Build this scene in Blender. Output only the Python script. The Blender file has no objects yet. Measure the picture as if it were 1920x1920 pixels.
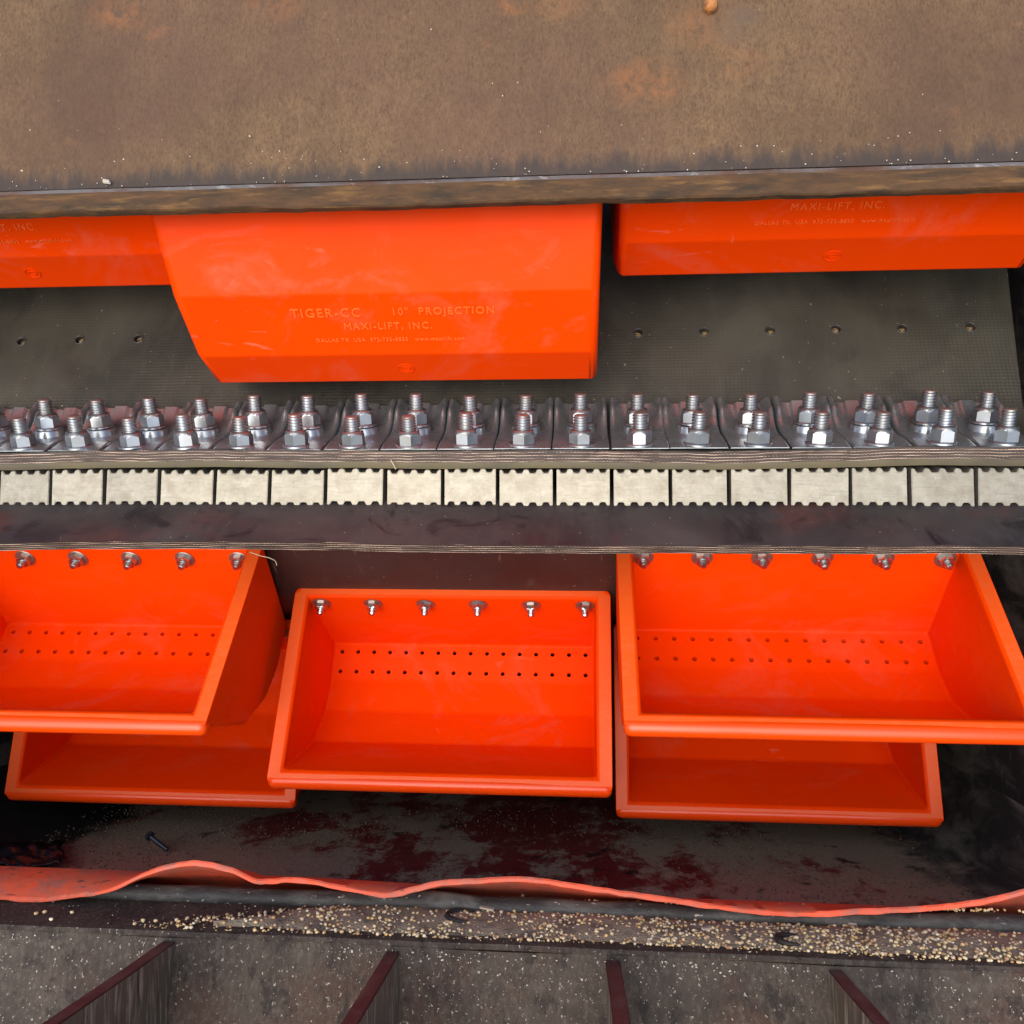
import bpy, bmesh, math, random
from mathutils import Vector, Matrix, noise
sc = bpy.context.scene
C = sc.collection
rnd = random.Random(7)
PI = math.pi

# ------------------------------------------------------------------ camera, sky, sun, exposure
# Everything is laid out in a frame whose origin is the lens (x across the belt, y away, z up);
# at the end the whole place, camera included, is tilted to a lean chosen for the light on the upper buckets.
LOOK_DOWN = 0.80
FPX, YAW, PITCH, ROLL = 1599.5, 0.0789, -0.0585, 0.0062
GM = Matrix.Translation((0, 0, 1.5)) @ Matrix.Rotation(-LOOK_DOWN, 4, 'X')
_r0 = Vector((math.cos(YAW), math.sin(YAW), 0))
_fw = Vector((-math.sin(YAW)*math.cos(PITCH), math.cos(YAW)*math.cos(PITCH), -math.sin(PITCH)))
_u0 = _r0.cross(_fw)
_rt = _r0*math.cos(ROLL) + _u0*math.sin(ROLL)
_up = -_r0*math.sin(ROLL) + _u0*math.cos(ROLL)
cd = bpy.data.cameras.new('camera'); cam = bpy.data.objects.new('camera', cd); C.objects.link(cam)
cd.sensor_width = 36; cd.sensor_height = 36; cd.lens = 36*FPX/1920; cd.clip_start = 0.02; cd.clip_end = 200
cam.matrix_basis = Matrix((( _rt.x, _up.x, -_fw.x, 0), (_rt.y, _up.y, -_fw.y, 0), (_rt.z, _up.z, -_fw.z, 0), (0, 0, 0, 1)))
sc.camera = cam
SUN_EL, SUN_AZ = 44, 191          # degrees; azimuth clockwise from +y: behind the camera
w = bpy.data.worlds.new('World'); sc.world = w; w.use_nodes = True
nt = w.node_tree; nt.nodes.clear()
sky = nt.nodes.new('ShaderNodeTexSky'); sky.sky_type = 'NISHITA'; sky.sun_disc = False
sky.sun_elevation = math.radians(SUN_EL); sky.sun_rotation = math.radians(SUN_AZ)
sky.air_density = 1.0; sky.dust_density = 3.0; sky.ozone_density = 1.0
bg = nt.nodes.new('ShaderNodeBackground'); bg.inputs[1].default_value = 0.15
wo = nt.nodes.new('ShaderNodeOutputWorld')
nt.links.new(sky.outputs[0], bg.inputs[0]); nt.links.new(bg.outputs[0], wo.inputs[0])
sl = bpy.data.lights.new('sun', 'SUN'); sl.energy = 1.5; sl.angle = math.radians(70); sl.color = (1, .93, .81)
sun = bpy.data.objects.new('sun', sl); C.objects.link(sun)
_e, _a = math.radians(SUN_EL), math.radians(SUN_AZ)
sd = Vector((math.sin(_a)*math.cos(_e), math.cos(_a)*math.cos(_e), math.sin(_e)))
sun.rotation_euler = sd.to_track_quat('Z', 'Y').to_euler()
sc.view_settings.view_transform = 'Standard'; sc.view_settings.look = 'None'
sc.view_settings.exposure = 0.64; sc.view_settings.gamma = 1; sc.view_settings.use_curve_mapping = False
sc.render.engine = 'CYCLES'
sc.cycles.max_bounces = 7; sc.cycles.diffuse_bounces = 4; sc.cycles.glossy_bounces = 3; sc.cycles.caustics_reflective = False

def at(px, py, y):
    """point at distance y that is seen along the given direction of the survey picture"""
    d = _fw + _rt*((px-960)/FPX) + _up*((960-py)/FPX)
    return d*(y/d.y)

# ------------------------------------------------------------------ helpers
def mesh(name, verts, faces, mats, parent=None, smooth=None, idx=None):
    me = bpy.data.meshes.new(name); me.from_pydata([tuple(v) for v in verts], [], faces)
    for m in (mats if isinstance(mats, (list, tuple)) else [mats]): me.materials.append(m)
    if idx: me.polygons.foreach_set('material_index', idx)
    return link(name, me, parent, smooth)
def link(name, me, parent=None, smooth=None):
    if smooth is not None:
        me.polygons.foreach_set('use_smooth', [True]*len(me.polygons))
        me.set_sharp_from_angle(angle=math.radians(smooth))
    me.update()
    o = bpy.data.objects.new(name, me); C.objects.link(o); o.parent = parent
    return o
def from_bm(name, bm, mats, parent=None, smooth=None):
    me = bpy.data.meshes.new(name); bm.to_mesh(me); bm.free()
    for m in (mats if isinstance(mats, (list, tuple)) else [mats]): me.materials.append(m)
    return link(name, me, parent, smooth)
def empty(name, label, cat, loc=(0, 0, 0), rx=0, group=None):
    o = bpy.data.objects.new(name, None); C.objects.link(o); o.location = loc; o.rotation_euler = (rx, 0, 0)
    o.empty_display_size = .05
    tag(o, label, cat, group); return o
def tag(o, label, cat, group=None):
    o['label'] = label; o['category'] = cat
    if group: o['group'] = group
    return o
def kind(o, k): o['kind'] = k; return o
def share(src, name, parent, loc=None, rot=None):
    o = bpy.data.objects.new(name, src.data if hasattr(src, 'data') else src); C.objects.link(o); o.parent = parent
    if loc is not None: o.location = loc
    if rot is not None: o.rotation_euler = rot
    return o
def lathe(prof, n=20, cap=True):
    v, f = [], []
    for r, z in prof:
        for i in range(n): a = 2*PI*i/n; v.append((r*math.cos(a), r*math.sin(a), z))
    for k in range(len(prof)-1):
        for i in range(n):
            j = (i+1) % n; f.append((k*n+i, k*n+j, (k+1)*n+j, (k+1)*n+i))
    if cap: f.append(tuple(range(n-1, -1, -1))); f.append(tuple(range((len(prof)-1)*n, len(prof)*n)))
    return v, f
def boxvf(x0, x1, y0, y1, z0, z1):
    v = [(x0,y0,z0),(x1,y0,z0),(x1,y1,z0),(x0,y1,z0),(x0,y0,z1),(x1,y0,z1),(x1,y1,z1),(x0,y1,z1)]
    f = [(3,2,1,0),(4,5,6,7),(0,1,5,4),(1,2,6,5),(2,3,7,6),(3,0,4,7)]
    return v, f
def smoothcurve(pts, n=6):
    out = []
    P = [pts[0]] + list(pts) + [pts[-1]]
    for i in range(1, len(P)-2):
        a, b, c, d = [Vector(q) for q in P[i-1:i+3]]
        for k in range(n):
            t = k/n
            out.append(.5*((2*b) + (c-a)*t + (2*a-5*b+4*c-d)*t*t + (3*b-a-3*c+d)*t**3))
    out.append(Vector(pts[-1])); return out

# ------------------------------------------------------------------ materials
def lin(r, g, b):
    return tuple((c/12.92 if c <= .04045 else ((c+.055)/1.055)**2.4) for c in (r/255, g/255, b/255)) + (1,)
class Mat:
    def __init__(s, name, col, rough=.5, metal=0, spec=.5):
        s.m = bpy.data.materials.new(name); s.m.use_nodes = True
        s.t = s.m.node_tree; s.b = s.t.nodes['Principled BSDF']
        s.b.inputs['Base Color'].default_value = col if len(col) == 4 else (*col, 1)
        s.b.inputs['Roughness'].default_value = rough; s.b.inputs['Metallic'].default_value = metal
        s.b.inputs['Specular IOR Level'].default_value = spec
        s.col = None; s.tc = s.t.nodes.new('ShaderNodeTexCoord'); s.h = None
        s.base = s.b.inputs['Base Color'].default_value[:]; s.vec = s.tc.outputs['Object']
    def n(s, ty, **k):
        x = s.t.nodes.new('ShaderNode'+ty)
        for a, b in k.items(): setattr(x, a, b)
        return x
    def noise(s, scale, stretch=(1, 1, 1), detail=4, rough=.55, dist=0, src='Object', off=(0, 0, 0)):
        mp = s.n('Mapping'); mp.inputs['Scale'].default_value = stretch; mp.inputs['Location'].default_value = off
        s.t.links.new(s.vec if src == 'Object' else s.tc.outputs[src], mp.inputs[0])
        x = s.n('TexNoise'); x.inputs['Scale'].default_value = scale; x.inputs['Detail'].default_value = detail
        x.inputs['Roughness'].default_value = rough; x.inputs['Distortion'].default_value = dist
        s.t.links.new(mp.outputs[0], x.inputs['Vector']); return x.outputs['Fac']
    def vary(s):
        oi = s.n('ObjectInfo'); cx = s.n('CombineXYZ')
        for i, k in enumerate((7, 13, 5)): s.t.links.new(s.mul(oi.outputs['Random'], k), cx.inputs[i])
        va = s.n('VectorMath', operation='ADD'); s.t.links.new(s.tc.outputs['Object'], va.inputs[0]); s.t.links.new(cx.outputs[0], va.inputs[1])
        s.vec = va.outputs[0]; return s
    def spot(s, pos, r, amount, col, st=(1, 1, 1)):
        d = s.n('VectorMath', operation='SUBTRACT'); s.t.links.new(s.tc.outputs['Object'], d.inputs[0]); d.inputs[1].default_value = pos
        m = s.n('VectorMath', operation='MULTIPLY'); s.t.links.new(d.outputs[0], m.inputs[0]); m.inputs[1].default_value = st
        l = s.n('VectorMath', operation='LENGTH'); s.t.links.new(m.outputs[0], l.inputs[0])
        s.mix(s.mul(s.ramp(l.outputs['Value'], r*.25, r, amount, 0), s.ramp(s.noise(65, detail=5, rough=.7, dist=.5), .38, .62)), col)
    def ramp(s, fac, lo, hi, a=0., b=1.):
        x = s.n('MapRange'); x.clamp = True
        for i, v in zip((1, 2, 3, 4), (lo, hi, a, b)): x.inputs[i].default_value = v
        s.t.links.new(fac, x.inputs[0]); return x.outputs[0]
    def mul(s, a, b, op='MULTIPLY'):
        x = s.n('Math', operation=op)
        for i, v in enumerate((a, b)):
            if isinstance(v, (int, float)): x.inputs[i].default_value = v
            else: s.t.links.new(v, x.inputs[i])
        return x.outputs[0]
    def mix(s, fac, col, blend='MIX'):
        x = s.n('Mix', data_type='RGBA', blend_type=blend)
        s.t.links.new(fac, x.inputs[0])
        if s.col: s.t.links.new(s.col, x.inputs[6])
        else: x.inputs[6].default_value = s.base
        if isinstance(col, tuple): x.inputs[7].default_value = col if len(col) == 4 else (*col, 1)
        else: s.t.links.new(col, x.inputs[7])
        s.col = x.outputs[2]; s.t.links.new(s.col, s.b.inputs['Base Color']); return s
    def rough(s, fac, a, b): s.t.links.new(s.ramp(fac, 0.3, .7, a, b), s.b.inputs['Roughness']); return s
    def bump(s, fac, strength=.3, dist=.002):
        x = s.n('Bump'); x.inputs['Strength'].default_value = strength; x.inputs['Distance'].default_value = dist
        s.t.links.new(fac, x.inputs['Height'])
        if s.h: s.t.links.new(s.h, x.inputs['Normal'])
        s.h = x.outputs[0]; s.t.links.new(s.h, s.b.inputs['Normal']); return s

# moulded orange plastic
o_ = Mat('orange_plastic', (.82, .050, .0006), .45, 0, .055)
o_.mix(o_.ramp(o_.noise(7, dist=.5), .35, .7, 0, .35), (.86, .066, .0008))
oi = o_.n('ObjectInfo'); cx = o_.n('CombineXYZ')
for i_, k_ in enumerate((7, 13, 5)): o_.t.links.new(o_.mul(oi.outputs['Random'], k_), cx.inputs[i_])
va = o_.n('VectorMath', operation='ADD'); o_.t.links.new(o_.tc.outputs['Object'], va.inputs[0]); o_.t.links.new(cx.outputs[0], va.inputs[1])
def onoise(scale, st, detail, rough, dist):
    mp = o_.n('Mapping'); mp.inputs['Scale'].default_value = st; o_.t.links.new(va.outputs[0], mp.inputs[0])
    x = o_.n('TexNoise'); x.inputs['Scale'].default_value = scale; x.inputs['Detail'].default_value = detail; x.inputs['Roughness'].default_value = rough; x.inputs['Distortion'].default_value = dist
    o_.t.links.new(mp.outputs[0], x.inputs['Vector']); return x.outputs['Fac']
so = o_.n('SeparateXYZ'); o_.t.links.new(o_.tc.outputs['Object'], so.inputs[0])
low = o_.mul(o_.ramp(so.outputs[2], -.19, -.06, 1, .15), o_.ramp(so.outputs[1], -.24, -.10, 1, .45))     # dirt settles low in the bucket
dust = o_.mul(o_.mul(o_.ramp(onoise(8, (1, 1, 1.8), 5, .65, .9), .50, .74, 0, .75), o_.ramp(onoise(70, (1, 1, 1), 2, .7, 0), .3, .62, .35, 1)), low)
o_.mix(dust, (.60, .17, .115))
scr = o_.mul(o_.mul(o_.ramp(onoise(16, (.6, 1.5, 1.8), 4, .55, 2.4), .655, .70, 0, .6), o_.ramp(onoise(4.5, (1, 1, 1), 2, .5, 0), .50, .62)), o_.mul(low, low))
o_.mix(scr, (.80, .27, .19))
o_.rough(o_.noise(14, detail=5), .34, .52); o_.bump(o_.noise(160, detail=2), .05, .001)
ORANGE = o_.m
RIM = Mat('trimmed_orange_rim', (.82, .095, .010), .46, 0, .42); RIM.mix(RIM.ramp(RIM.noise(160, (.3, 1, 1), 4), .48, .68, 0, .45), (.78, .13, .035)); RIM = RIM.m
GLOSSY = Mat('polished_orange_lip', (.84, .062, .002), .30, 0, .5).m
LETTER = Mat('highlit_orange_lettering', (.90, .125, .012), .5, 0, .4).m  # lighter orange paints the highlights onto the raised strokes
l_ = Mat('orange_liner_rubber', (.70, .095, .040), .55, 0, .3)
l_.mix(l_.ramp(l_.noise(13, detail=7, rough=.7), .44, .62, 0, .75), (.36, .12, .085)); l_.mix(l_.ramp(l_.noise(40, (.5, 1, 1), 6, .75, off=(2, 2, 2)), .52, .64, 0, .6), (.22, .13, .11))
l_.mix(l_.ramp(l_.noise(140, (.4, 1, 1), 3), .64, .70, 0, .8), (.10, .06, .05))
l_.bump(l_.noise(90), .4, .002); LINER = l_.m

# bare steel of the housing front: brown rust with fine vertical brushing
def rusty(name, base, light, dark, orange=.0, spk=1.0, grime=True):
    r = Mat(name, base, .72, .0, .35)
    r.mix(r.ramp(r.noise(190, (1.0, .7, .55), 6, .72), .36, .70, 0, .85), light)
    r.mix(r.ramp(r.noise(420, (1.1, .6, .5), 3, .7, off=(5, 2, 1)), .46, .66, 0, .65), dark)
    r.mix(r.ramp(r.noise(60, (1.0, .6, .5), 4, .7, off=(3, 2, 7)), .50, .68, 0, .35), light)
    r.mix(r.ramp(r.noise(5, (1, 1, 1), 5, .6), .40, .66, 0, .6), dark)
    r.mix(r.ramp(r.noise(3.2, (1, 1, 1), 4, .6, off=(9, 4, 2)), .46, .64, 0, .45), (.085, .040, .030))
    r.mix(r.ramp(r.noise(9, (1, 1, 1.6), 6, .7, .4, off=(1.7, .3, 4.1)), .64, .76, 0, orange), (.30, .115, .045))
    r.mix(r.ramp(r.noise(240, (1, .6, .6), 2, .5, off=(9, 1, 1)), .775, .80, 0, spk), (.62, .52, .40))
    if grime:
        sp = r.n('SeparateXYZ'); r.t.links.new(r.tc.outputs['Object'], sp.inputs[0])
        zz_ = r.mul(sp.outputs[2], r.ramp(r.noise(55, (1, 1, .2), 5, .7, off=(6, 6, 6)), .25, .75, -.014, .014), 'ADD')
        r.mix(r.ramp(zz_, .034, .052, .85, 0), (.030, .024, .024))
    r.bump(r.noise(150, (1, .5, .4), 4), .35, .002)
    global RM; RM = r
    return r.m
RUST = rusty('brown_rusted_steel', (.118, .066, .032), (.190, .116, .058), (.054, .030, .017), .35, .9)
RUSTM = RM
RUSTE = Mat('rust_scale_edge', (.085, .040, .014), .85)
RUSTE.mix(RUSTE.ramp(RUSTE.noise(38, (.5, 1, 2), 6, .7), .4, .66), (.030, .018, .009)); RUSTE.mix(RUSTE.ramp(RUSTE.noise(60, (.3, 1, 2.5), 5, .7, off=(2, 2, 2)), .54, .68, 0, .8), (.17, .09, .026))
RUSTE.bump(RUSTE.noise(90, (.6, 1, 1), 5), .7, .003); RUSTE = RUSTE.m
BLUE = Mat('worn_steel_arris', (.15, .135, .13), .55, .2)
BLUE.mix(BLUE.ramp(BLUE.noise(24, (.5, 1, 1), 6, .7), .45, .62), (.12, .065, .042)); BLUE.mix(BLUE.ramp(BLUE.noise(70, (.6, 1, 1), 3, .7, off=(3, 3, 3)), .58, .7), (.36, .34, .33)); BLUE.bump(BLUE.noise(120), .5, .002); BLUE = BLUE.m
OLDR = Mat('rusty_bolt_steel', (.42, .17, .05), .8); OLDR.mix(OLDR.ramp(OLDR.noise(150, detail=5), .45, .65), (.16, .07, .03)); OLDR.bump(OLDR.noise(300), .6, .002); OLDR = OLDR.m
STAIN = Mat('ring_stain', (.155, .10, .062), .75); STAIN.mix(STAIN.ramp(STAIN.noise(70, detail=5), .42, .6), (.115, .085, .062)); STAIN = STAIN.m
dk = Mat('dusty_dark_steel', (.036, .026, .022), .7, 0, .3)
dk.mix(dk.ramp(dk.noise(14, (1, 1, .7), 7, .7, .2), .40, .60, 0, .9), (.062, .049, .040))
dk.mix(dk.ramp(dk.noise(6, (1, 1, 1), 5, .65, off=(4, 7, 1)), .54, .64, 0, .7), (.060, .030, .021))
dk.mix(dk.ramp(dk.noise(170, (1.2, .9, .6), 5, .75), .48, .66, 0, .55), (.115, .098, .080))
dk.mix(dk.ramp(dk.noise(50, (1, 1, .7), 7, .78, .1, off=(7, 3, 3)), .53, .62, 0, .9), (.018, .014, .013))
dk.mix(dk.ramp(dk.noise(330, (1, 1, .8), 2, .6, off=(2, 3, 9)), .66, .71, 0, .8), (.42, .39, .33))
dk.bump(dk.noise(160, (1, .9, .7), 6, .7), .6, .003); DUSTY = dk.m
rr = Mat('maroon_painted_rib', (.075, .030, .026), .65); rr.mix(rr.ramp(rr.noise(60, (1, .4, 1), 5), .45, .7, 0, .8), (.12, .085, .068)); rr.bump(rr.noise(140), .3, .002); MAROON = rr.m
rs = Mat('scraped_rib_side', (.10, .075, .055), .65)
rs.mix(rs.ramp(rs.noise(45, (1, 3, .35), 5, .7), .5, .66), (.30, .26, .19)); rs.mix(rs.ramp(rs.noise(40, (1, 3, .35), 5, .6, off=(4, 1, 2)), .55, .68), (.035, .03, .028)); rs.bump(rs.noise(120), .4, .002); RIBSIDE = rs.m
XL_, XR_ = -1.00, 0.665
fl = Mat('dark_red_boot_floor', (.14, .018, .019), .38, 0, .5)
_s0 = fl.n('SeparateXYZ'); fl.t.links.new(fl.tc.outputs['Object'], _s0.inputs[0])
_ax = fl.mul(fl.mul(_s0.outputs[0], .15, 'ADD'), 0, 'ADD'); _ab = fl.n('Math', operation='ABSOLUTE'); fl.t.links.new(_ax, _ab.inputs[0])
fm = fl.ramp(fl.mul(fl.noise(7, (1, .7, 1), 9, .78, .05), fl.ramp(_ab.outputs[0], .12, .55, -.055, .06), 'ADD'), .455, .515)
fl.mix(fl.mul(fm, fl.ramp(fl.noise(260, (1, 1, 1), 3, .7), .3, .6, .45, 1)), (.30, .275, .225))
fl.mix(fl.ramp(fl.noise(300, detail=2), .66, .72, 0, .7), (.20, .17, .11))
fl.mix(fl.ramp(fl.noise(20, (1, 1, 1), 4, .6, off=(5, 5, 5)), .62, .68, 0, .8), (.012, .010, .012))
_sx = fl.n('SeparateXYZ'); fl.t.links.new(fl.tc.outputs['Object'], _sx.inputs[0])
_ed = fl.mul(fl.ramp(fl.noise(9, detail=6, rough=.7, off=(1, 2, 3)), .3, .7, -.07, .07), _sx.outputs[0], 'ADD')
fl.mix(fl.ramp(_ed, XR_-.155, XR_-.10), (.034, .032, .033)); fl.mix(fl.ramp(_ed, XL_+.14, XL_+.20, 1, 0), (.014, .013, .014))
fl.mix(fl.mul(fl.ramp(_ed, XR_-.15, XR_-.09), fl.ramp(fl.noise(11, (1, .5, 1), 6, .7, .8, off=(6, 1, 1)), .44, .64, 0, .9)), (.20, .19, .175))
fl.rough(fl.noise(6, (1, 1.2, 1), 9, .78, .05), .4, .8); fl.bump(fl.noise(280, detail=3), .5, .003); FLOOR = fl.m
sw = Mat('black_side_wall', (.026, .024, .026), .6)
sw.mix(sw.ramp(sw.noise(8, (1, .5, 1.3), 6, .65, 1.0), .46, .68, 0, .9), (.20, .185, .17)); sw.mix(sw.ramp(sw.noise(60, (1, 2.5, .3), 4), .6, .7, 0, .6), (.17, .155, .14))
sw.bump(sw.noise(60), .3, .002); WALLB = sw.m
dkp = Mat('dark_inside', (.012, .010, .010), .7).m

# belt rubber with the print of the weave
def rubber(name, base, light, lightf, weave=.5, rough=.55):
    b = Mat(name, base, rough, 0, .5)
    b.mix(b.ramp(b.noise(6, (1, 1, 1), 6, .6, .4), .36, .68, 0, lightf), light)
    b.mix(b.ramp(b.noise(30, (2.5, 1, .35), 5, .6, off=(1, 5, 2)), .52, .72, 0, .35), light)
    b.mix(b.ramp(b.noise(260, detail=1, off=(2, 2, 8)), .77, .79, 0, .8), (.34, .31, .24))
    b.rough(b.noise(9, detail=5), rough-.1, rough+.14)
    if weave:
        wv = b.n('TexWave', wave_type='BANDS', bands_direction='X'); wv.inputs['Scale'].default_value = 62; wv.inputs['Distortion'].default_value = 1.6
        b.t.links.new(b.tc.outputs['Object'], wv.inputs['Vector'])
        wz = b.n('TexWave', wave_type='BANDS', bands_direction='Z'); wz.inputs['Scale'].default_value = 70; wz.inputs['Distortion'].default_value = 1.4
        b.t.links.new(b.tc.outputs['Object'], wz.inputs['Vector'])
        hm = b.mul(b.mul(wv.outputs['Fac'], wz.outputs['Fac'], 'ADD'), b.ramp(b.noise(4, detail=3, off=(3, 9, 9)), .35, .6, .25, 1))
        b.bump(hm, weave*.7, .0010)
        b.mix(b.mul(b.mul(wv.outputs['Fac'], wz.outputs['Fac']), b.ramp(b.noise(5, detail=3, off=(1, 1, 3)), .4, .6, 0, .18)), light)
        b.mix(b.ramp(b.noise(11, (1, 1, .8), 5, .6, .6, off=(8, 2, 2)), .54, .68, 0, .6), (.016, .015, .013))
    return b
BELT = rubber('olive_black_belt_rubber', (.020, .0190, .0145), (.058, .054, .040), .85, .3).m
bl = rubber('dark_belt_rubber', (.020, .018, .020), (.072, .062, .060), .85, .0, .45)
bl.mix(bl.ramp(bl.noise(7, (1, 1, 1), 4, .6, off=(4, 4, 1)), .55, .66, 0, .6), (.085, .030, .026)); bl.mix(bl.ramp(bl.noise(12, (1, 1, 1), 5, .65, 1.2, off=(1, 8, 4)), .56, .66, 0, .85), (.008, .009, .012)); BELTL = bl.m
br = rubber('maroon_tinged_belt_rubber', (.030, .014, .012), (.045, .022, .018), .6, .0, .5)
br.mix(br.ramp(br.noise(40, (2.2, .4, .1), 3, .6), .66, .74, 0, .5), (.16, .12, .10)); BELTR = br.m
COVER = Mat('bounce_tinted_rubber_cover', (.105, .085, .042), .55); COVER.mix(COVER.ramp(COVER.noise(14, (.5, 1, 1), 4), .4, .65), (.060, .050, .032)); COVER = COVER.m  # olive tint paints in yellowish light reflected from the filler blocks
# cut edge of the belt: dark rubber with pale plies
pl = Mat('cut_belt_edge_plies', (.026, .018, .016), .6)
sep = pl.n('SeparateXYZ'); pl.t.links.new(pl.tc.outputs['UV'], sep.inputs[0])
wob = pl.ramp(pl.noise(9, (1, 0, 0), 3, .6, src='UV'), .3, .7, -.13, .13)
vv = pl.mul(sep.outputs[1], wob, 'ADD')
zig = pl.mul(pl.mul(pl.mul(sep.outputs[0], 900), 1, 'MULTIPLY'), 0)
tooth = pl.n('Math', operation='SINE'); pl.t.links.new(pl.mul(sep.outputs[0], 1500), tooth.inputs[0])
v2 = pl.mul(vv, pl.mul(tooth.outputs[0], .012), 'ADD')
sn = pl.n('Math', operation='SINE'); pl.t.links.new(pl.mul(v2, 2*PI*4), sn.inputs[0])
line = pl.ramp(sn.outputs[0], .60, .90)
frag = pl.ramp(pl.noise(7, (2.2, 3.5, 1), 5, .65, src='UV'), .44, .58)
pl.mix(pl.ramp(pl.noise(5, (2, 2, 1), 3, src='UV', off=(4, 1, 0)), .45, .65, 0, .7), (.085, .045, .030))
pl.mix(pl.mul(line, frag), (.85, .62, .47)); pl.bump(line, .6, .002); PLY = pl.m

ALU = Mat('cast_aluminium', (.42, .46, .49), .24, .8).vary()
ALU.mix(ALU.ramp(ALU.noise(18, detail=5), .4, .7, 0, .5), (.20, .225, .24)); ALU.rough(ALU.noise(40, detail=4), .20, .40); ALU.bump(ALU.noise(150, detail=2), .06, .001); ALU = ALU.m
FIL = Mat('sawn_aluminium', (.265, .252, .208), .45, .6).vary()
FIL.mix(FIL.ramp(FIL.noise(50, (1, 1, 1), 6, .7), .42, .66, 0, .65), (.17, .15, .115)); FIL.mix(FIL.ramp(FIL.noise(60, (1, .5, 1.5), 5, .7, off=(3, 1, 1)), .52, .72, 0, .5), (.36, .345, .30)); FIL.mix(FIL.ramp(FIL.noise(300, (.15, 1, 2), 3, .6, off=(1, 1, 8)), .56, .68, 0, .4), (.14, .13, .11)); FIL.bump(FIL.noise(200, detail=3), .2, .001); FIL = FIL.m
ZINC = Mat('zinc_plated_steel', (.43, .455, .49), .33, .95).vary()
ZINC.mix(ZINC.ramp(ZINC.noise(60, detail=3), .4, .7, 0, .6), (.36, .34, .29)); ZINC = ZINC.m
BTIP = Mat('reddish_bolt_tip', (.34, .23, .20), .5, .7).m
STEEL = Mat('bright_nut_steel', (.62, .62, .62), .28, 1.0).m
WASH = Mat('dull_washer_steel', (.36, .30, .27), .42, .9).m
BRASS = Mat('grain_dust_plug', (.30, .21, .09), .8); BRASS.mix(BRASS.ramp(BRASS.noise(300, detail=3), .45, .6), (.06, .045, .025)); BRASS = BRASS.m
GASK = Mat('black_rubber_gasket', (.022, .023, .024), .6); GASK.mix(GASK.ramp(GASK.noise(30, (.4, 1, 1), 6, .7), .47, .66, 0, .8), (.13, .13, .125)); GASK.mix(GASK.ramp(GASK.noise(200, (.5, 1, 1), 2), .68, .73), (.42, .42, .38)); GASK.bump(GASK.noise(90), .5, .003); GASK = GASK.m
BED = Mat('grain_dust_bed', (.27, .225, .17), .9); BED.mix(BED.ramp(BED.noise(300, detail=3), .4, .65), (.30, .23, .15)); BED.mix(BED.ramp(BED.noise(40, detail=4), .5, .66, 0, .8), (.10, .082, .068)); BED.bump(BED.noise(400, detail=3), .9, .003); BED = BED.m
def island(name, cols, rough=.6):
    g = Mat(name, cols[0], rough)
    geo = g.n('NewGeometry'); rp = g.n('ValToRGB'); rp.color_ramp.interpolation = 'LINEAR'
    el = rp.color_ramp.elements
    while len(el) < len(cols): el.new(.5)
    for i, c in enumerate(cols): el[i].position = i/(len(cols)-1); el[i].color = (*c, 1)
    g.t.links.new(geo.outputs['Random Per Island'], rp.inputs[0]); g.t.links.new(rp.outputs[0], g.b.inputs['Base Color']); return g.m
GRAIN = island('grain_kernels', [(.66, .47, .20), (.44, .26, .12), (.76, .62, .34), (.68, .57, .40), (.36, .19, .10), (.78, .70, .52), (.62, .42, .16)], .5)
DGRAIN = island('dirty_kernels', [(.14, .12, .08), (.07, .06, .05), (.18, .15, .10), (.10, .085, .07), (.20, .17, .12)], .85)
FLECK = island('pale_flecks', [(.55, .52, .45), (.40, .36, .29), (.66, .64, .58), (.48, .40, .28)], .7)
BAG = Mat('black_plastic_scrap', (.016, .019, .028), .22, 0, .5).m
BLUEB = Mat('blue_grey_bolt', (.06, .085, .12), .35, .7).m
FIBRE = Mat('pale_fibre', (.55, .45, .30), .8).m

# ------------------------------------------------------------------ setting: boot housing round the belt
XC, COL = -0.1965, 0.4969
BXL, BXR = -0.955, 0.553
XL, XR = -1.00, 0.665
FZ = -0.47
def strip(name, prof, x0, x1, mat, nx=40, jit=0., smooth=60):
    v, f = [], []
    for i in range(nx+1):
        x = x0+(x1-x0)*i/nx
        for k, (y, z) in enumerate(prof):
            v.append((x, y, z + (jit*noise.noise((x*6, y*6, k*.3)) if jit else 0)))
    m = len(prof)
    for i in range(nx):
        for k in range(m-1): f.append((i*m+k, (i+1)*m+k, (i+1)*m+k+1, i*m+k+1))
    return mesh(name, v, f, mat, None, smooth)
# floor with its corners swept up into the side walls
v, f = [], []
sec = []
R = .11
for k in range(9):
    a = PI/2*k/8; sec.append((XL+R-R*math.cos(a), FZ+R-R*math.sin(a)))
for k in range(1, 40): sec.append((XL+R+(XR-XL-2*R)*k/40, FZ))
for k in range(9):
    a = PI/2*k/8; sec.append((XR-R+R*math.sin(a), FZ+R-R*math.cos(a)))
ys = [.985+.04*i for i in range(29)]
for x, z in sec:
    for y in ys: v.append((x, y, z+.003*noise.noise((x*8, y*8, 0))))
m = len(ys)
for i in range(len(sec)-1):
    for k in range(m-1): f.append((i*m+k, (i+1)*m+k, (i+1)*m+k+1, i*m+k+1))
cor = [0 if (i < 8 or i >= len(sec)-9) else 0 for i in range(len(sec)-1) for k in range(m-1)]
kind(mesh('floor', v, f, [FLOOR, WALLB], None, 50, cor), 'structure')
for nm, x0, x1 in (('side_wall_left', XL-.012, XL), ('side_wall_right', XR, XR+.012)):
    vv_, ff_ = boxvf(x0, x1, .93, 2.12, FZ+R, 1.05); kind(mesh(nm, vv_, ff_, WALLB), 'structure')
vv_, ff_ = boxvf(XL, XR, 2.105, 2.12, FZ-.02, 1.05); kind(mesh('rear_wall', vv_, ff_, dkp), 'structure')
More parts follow.
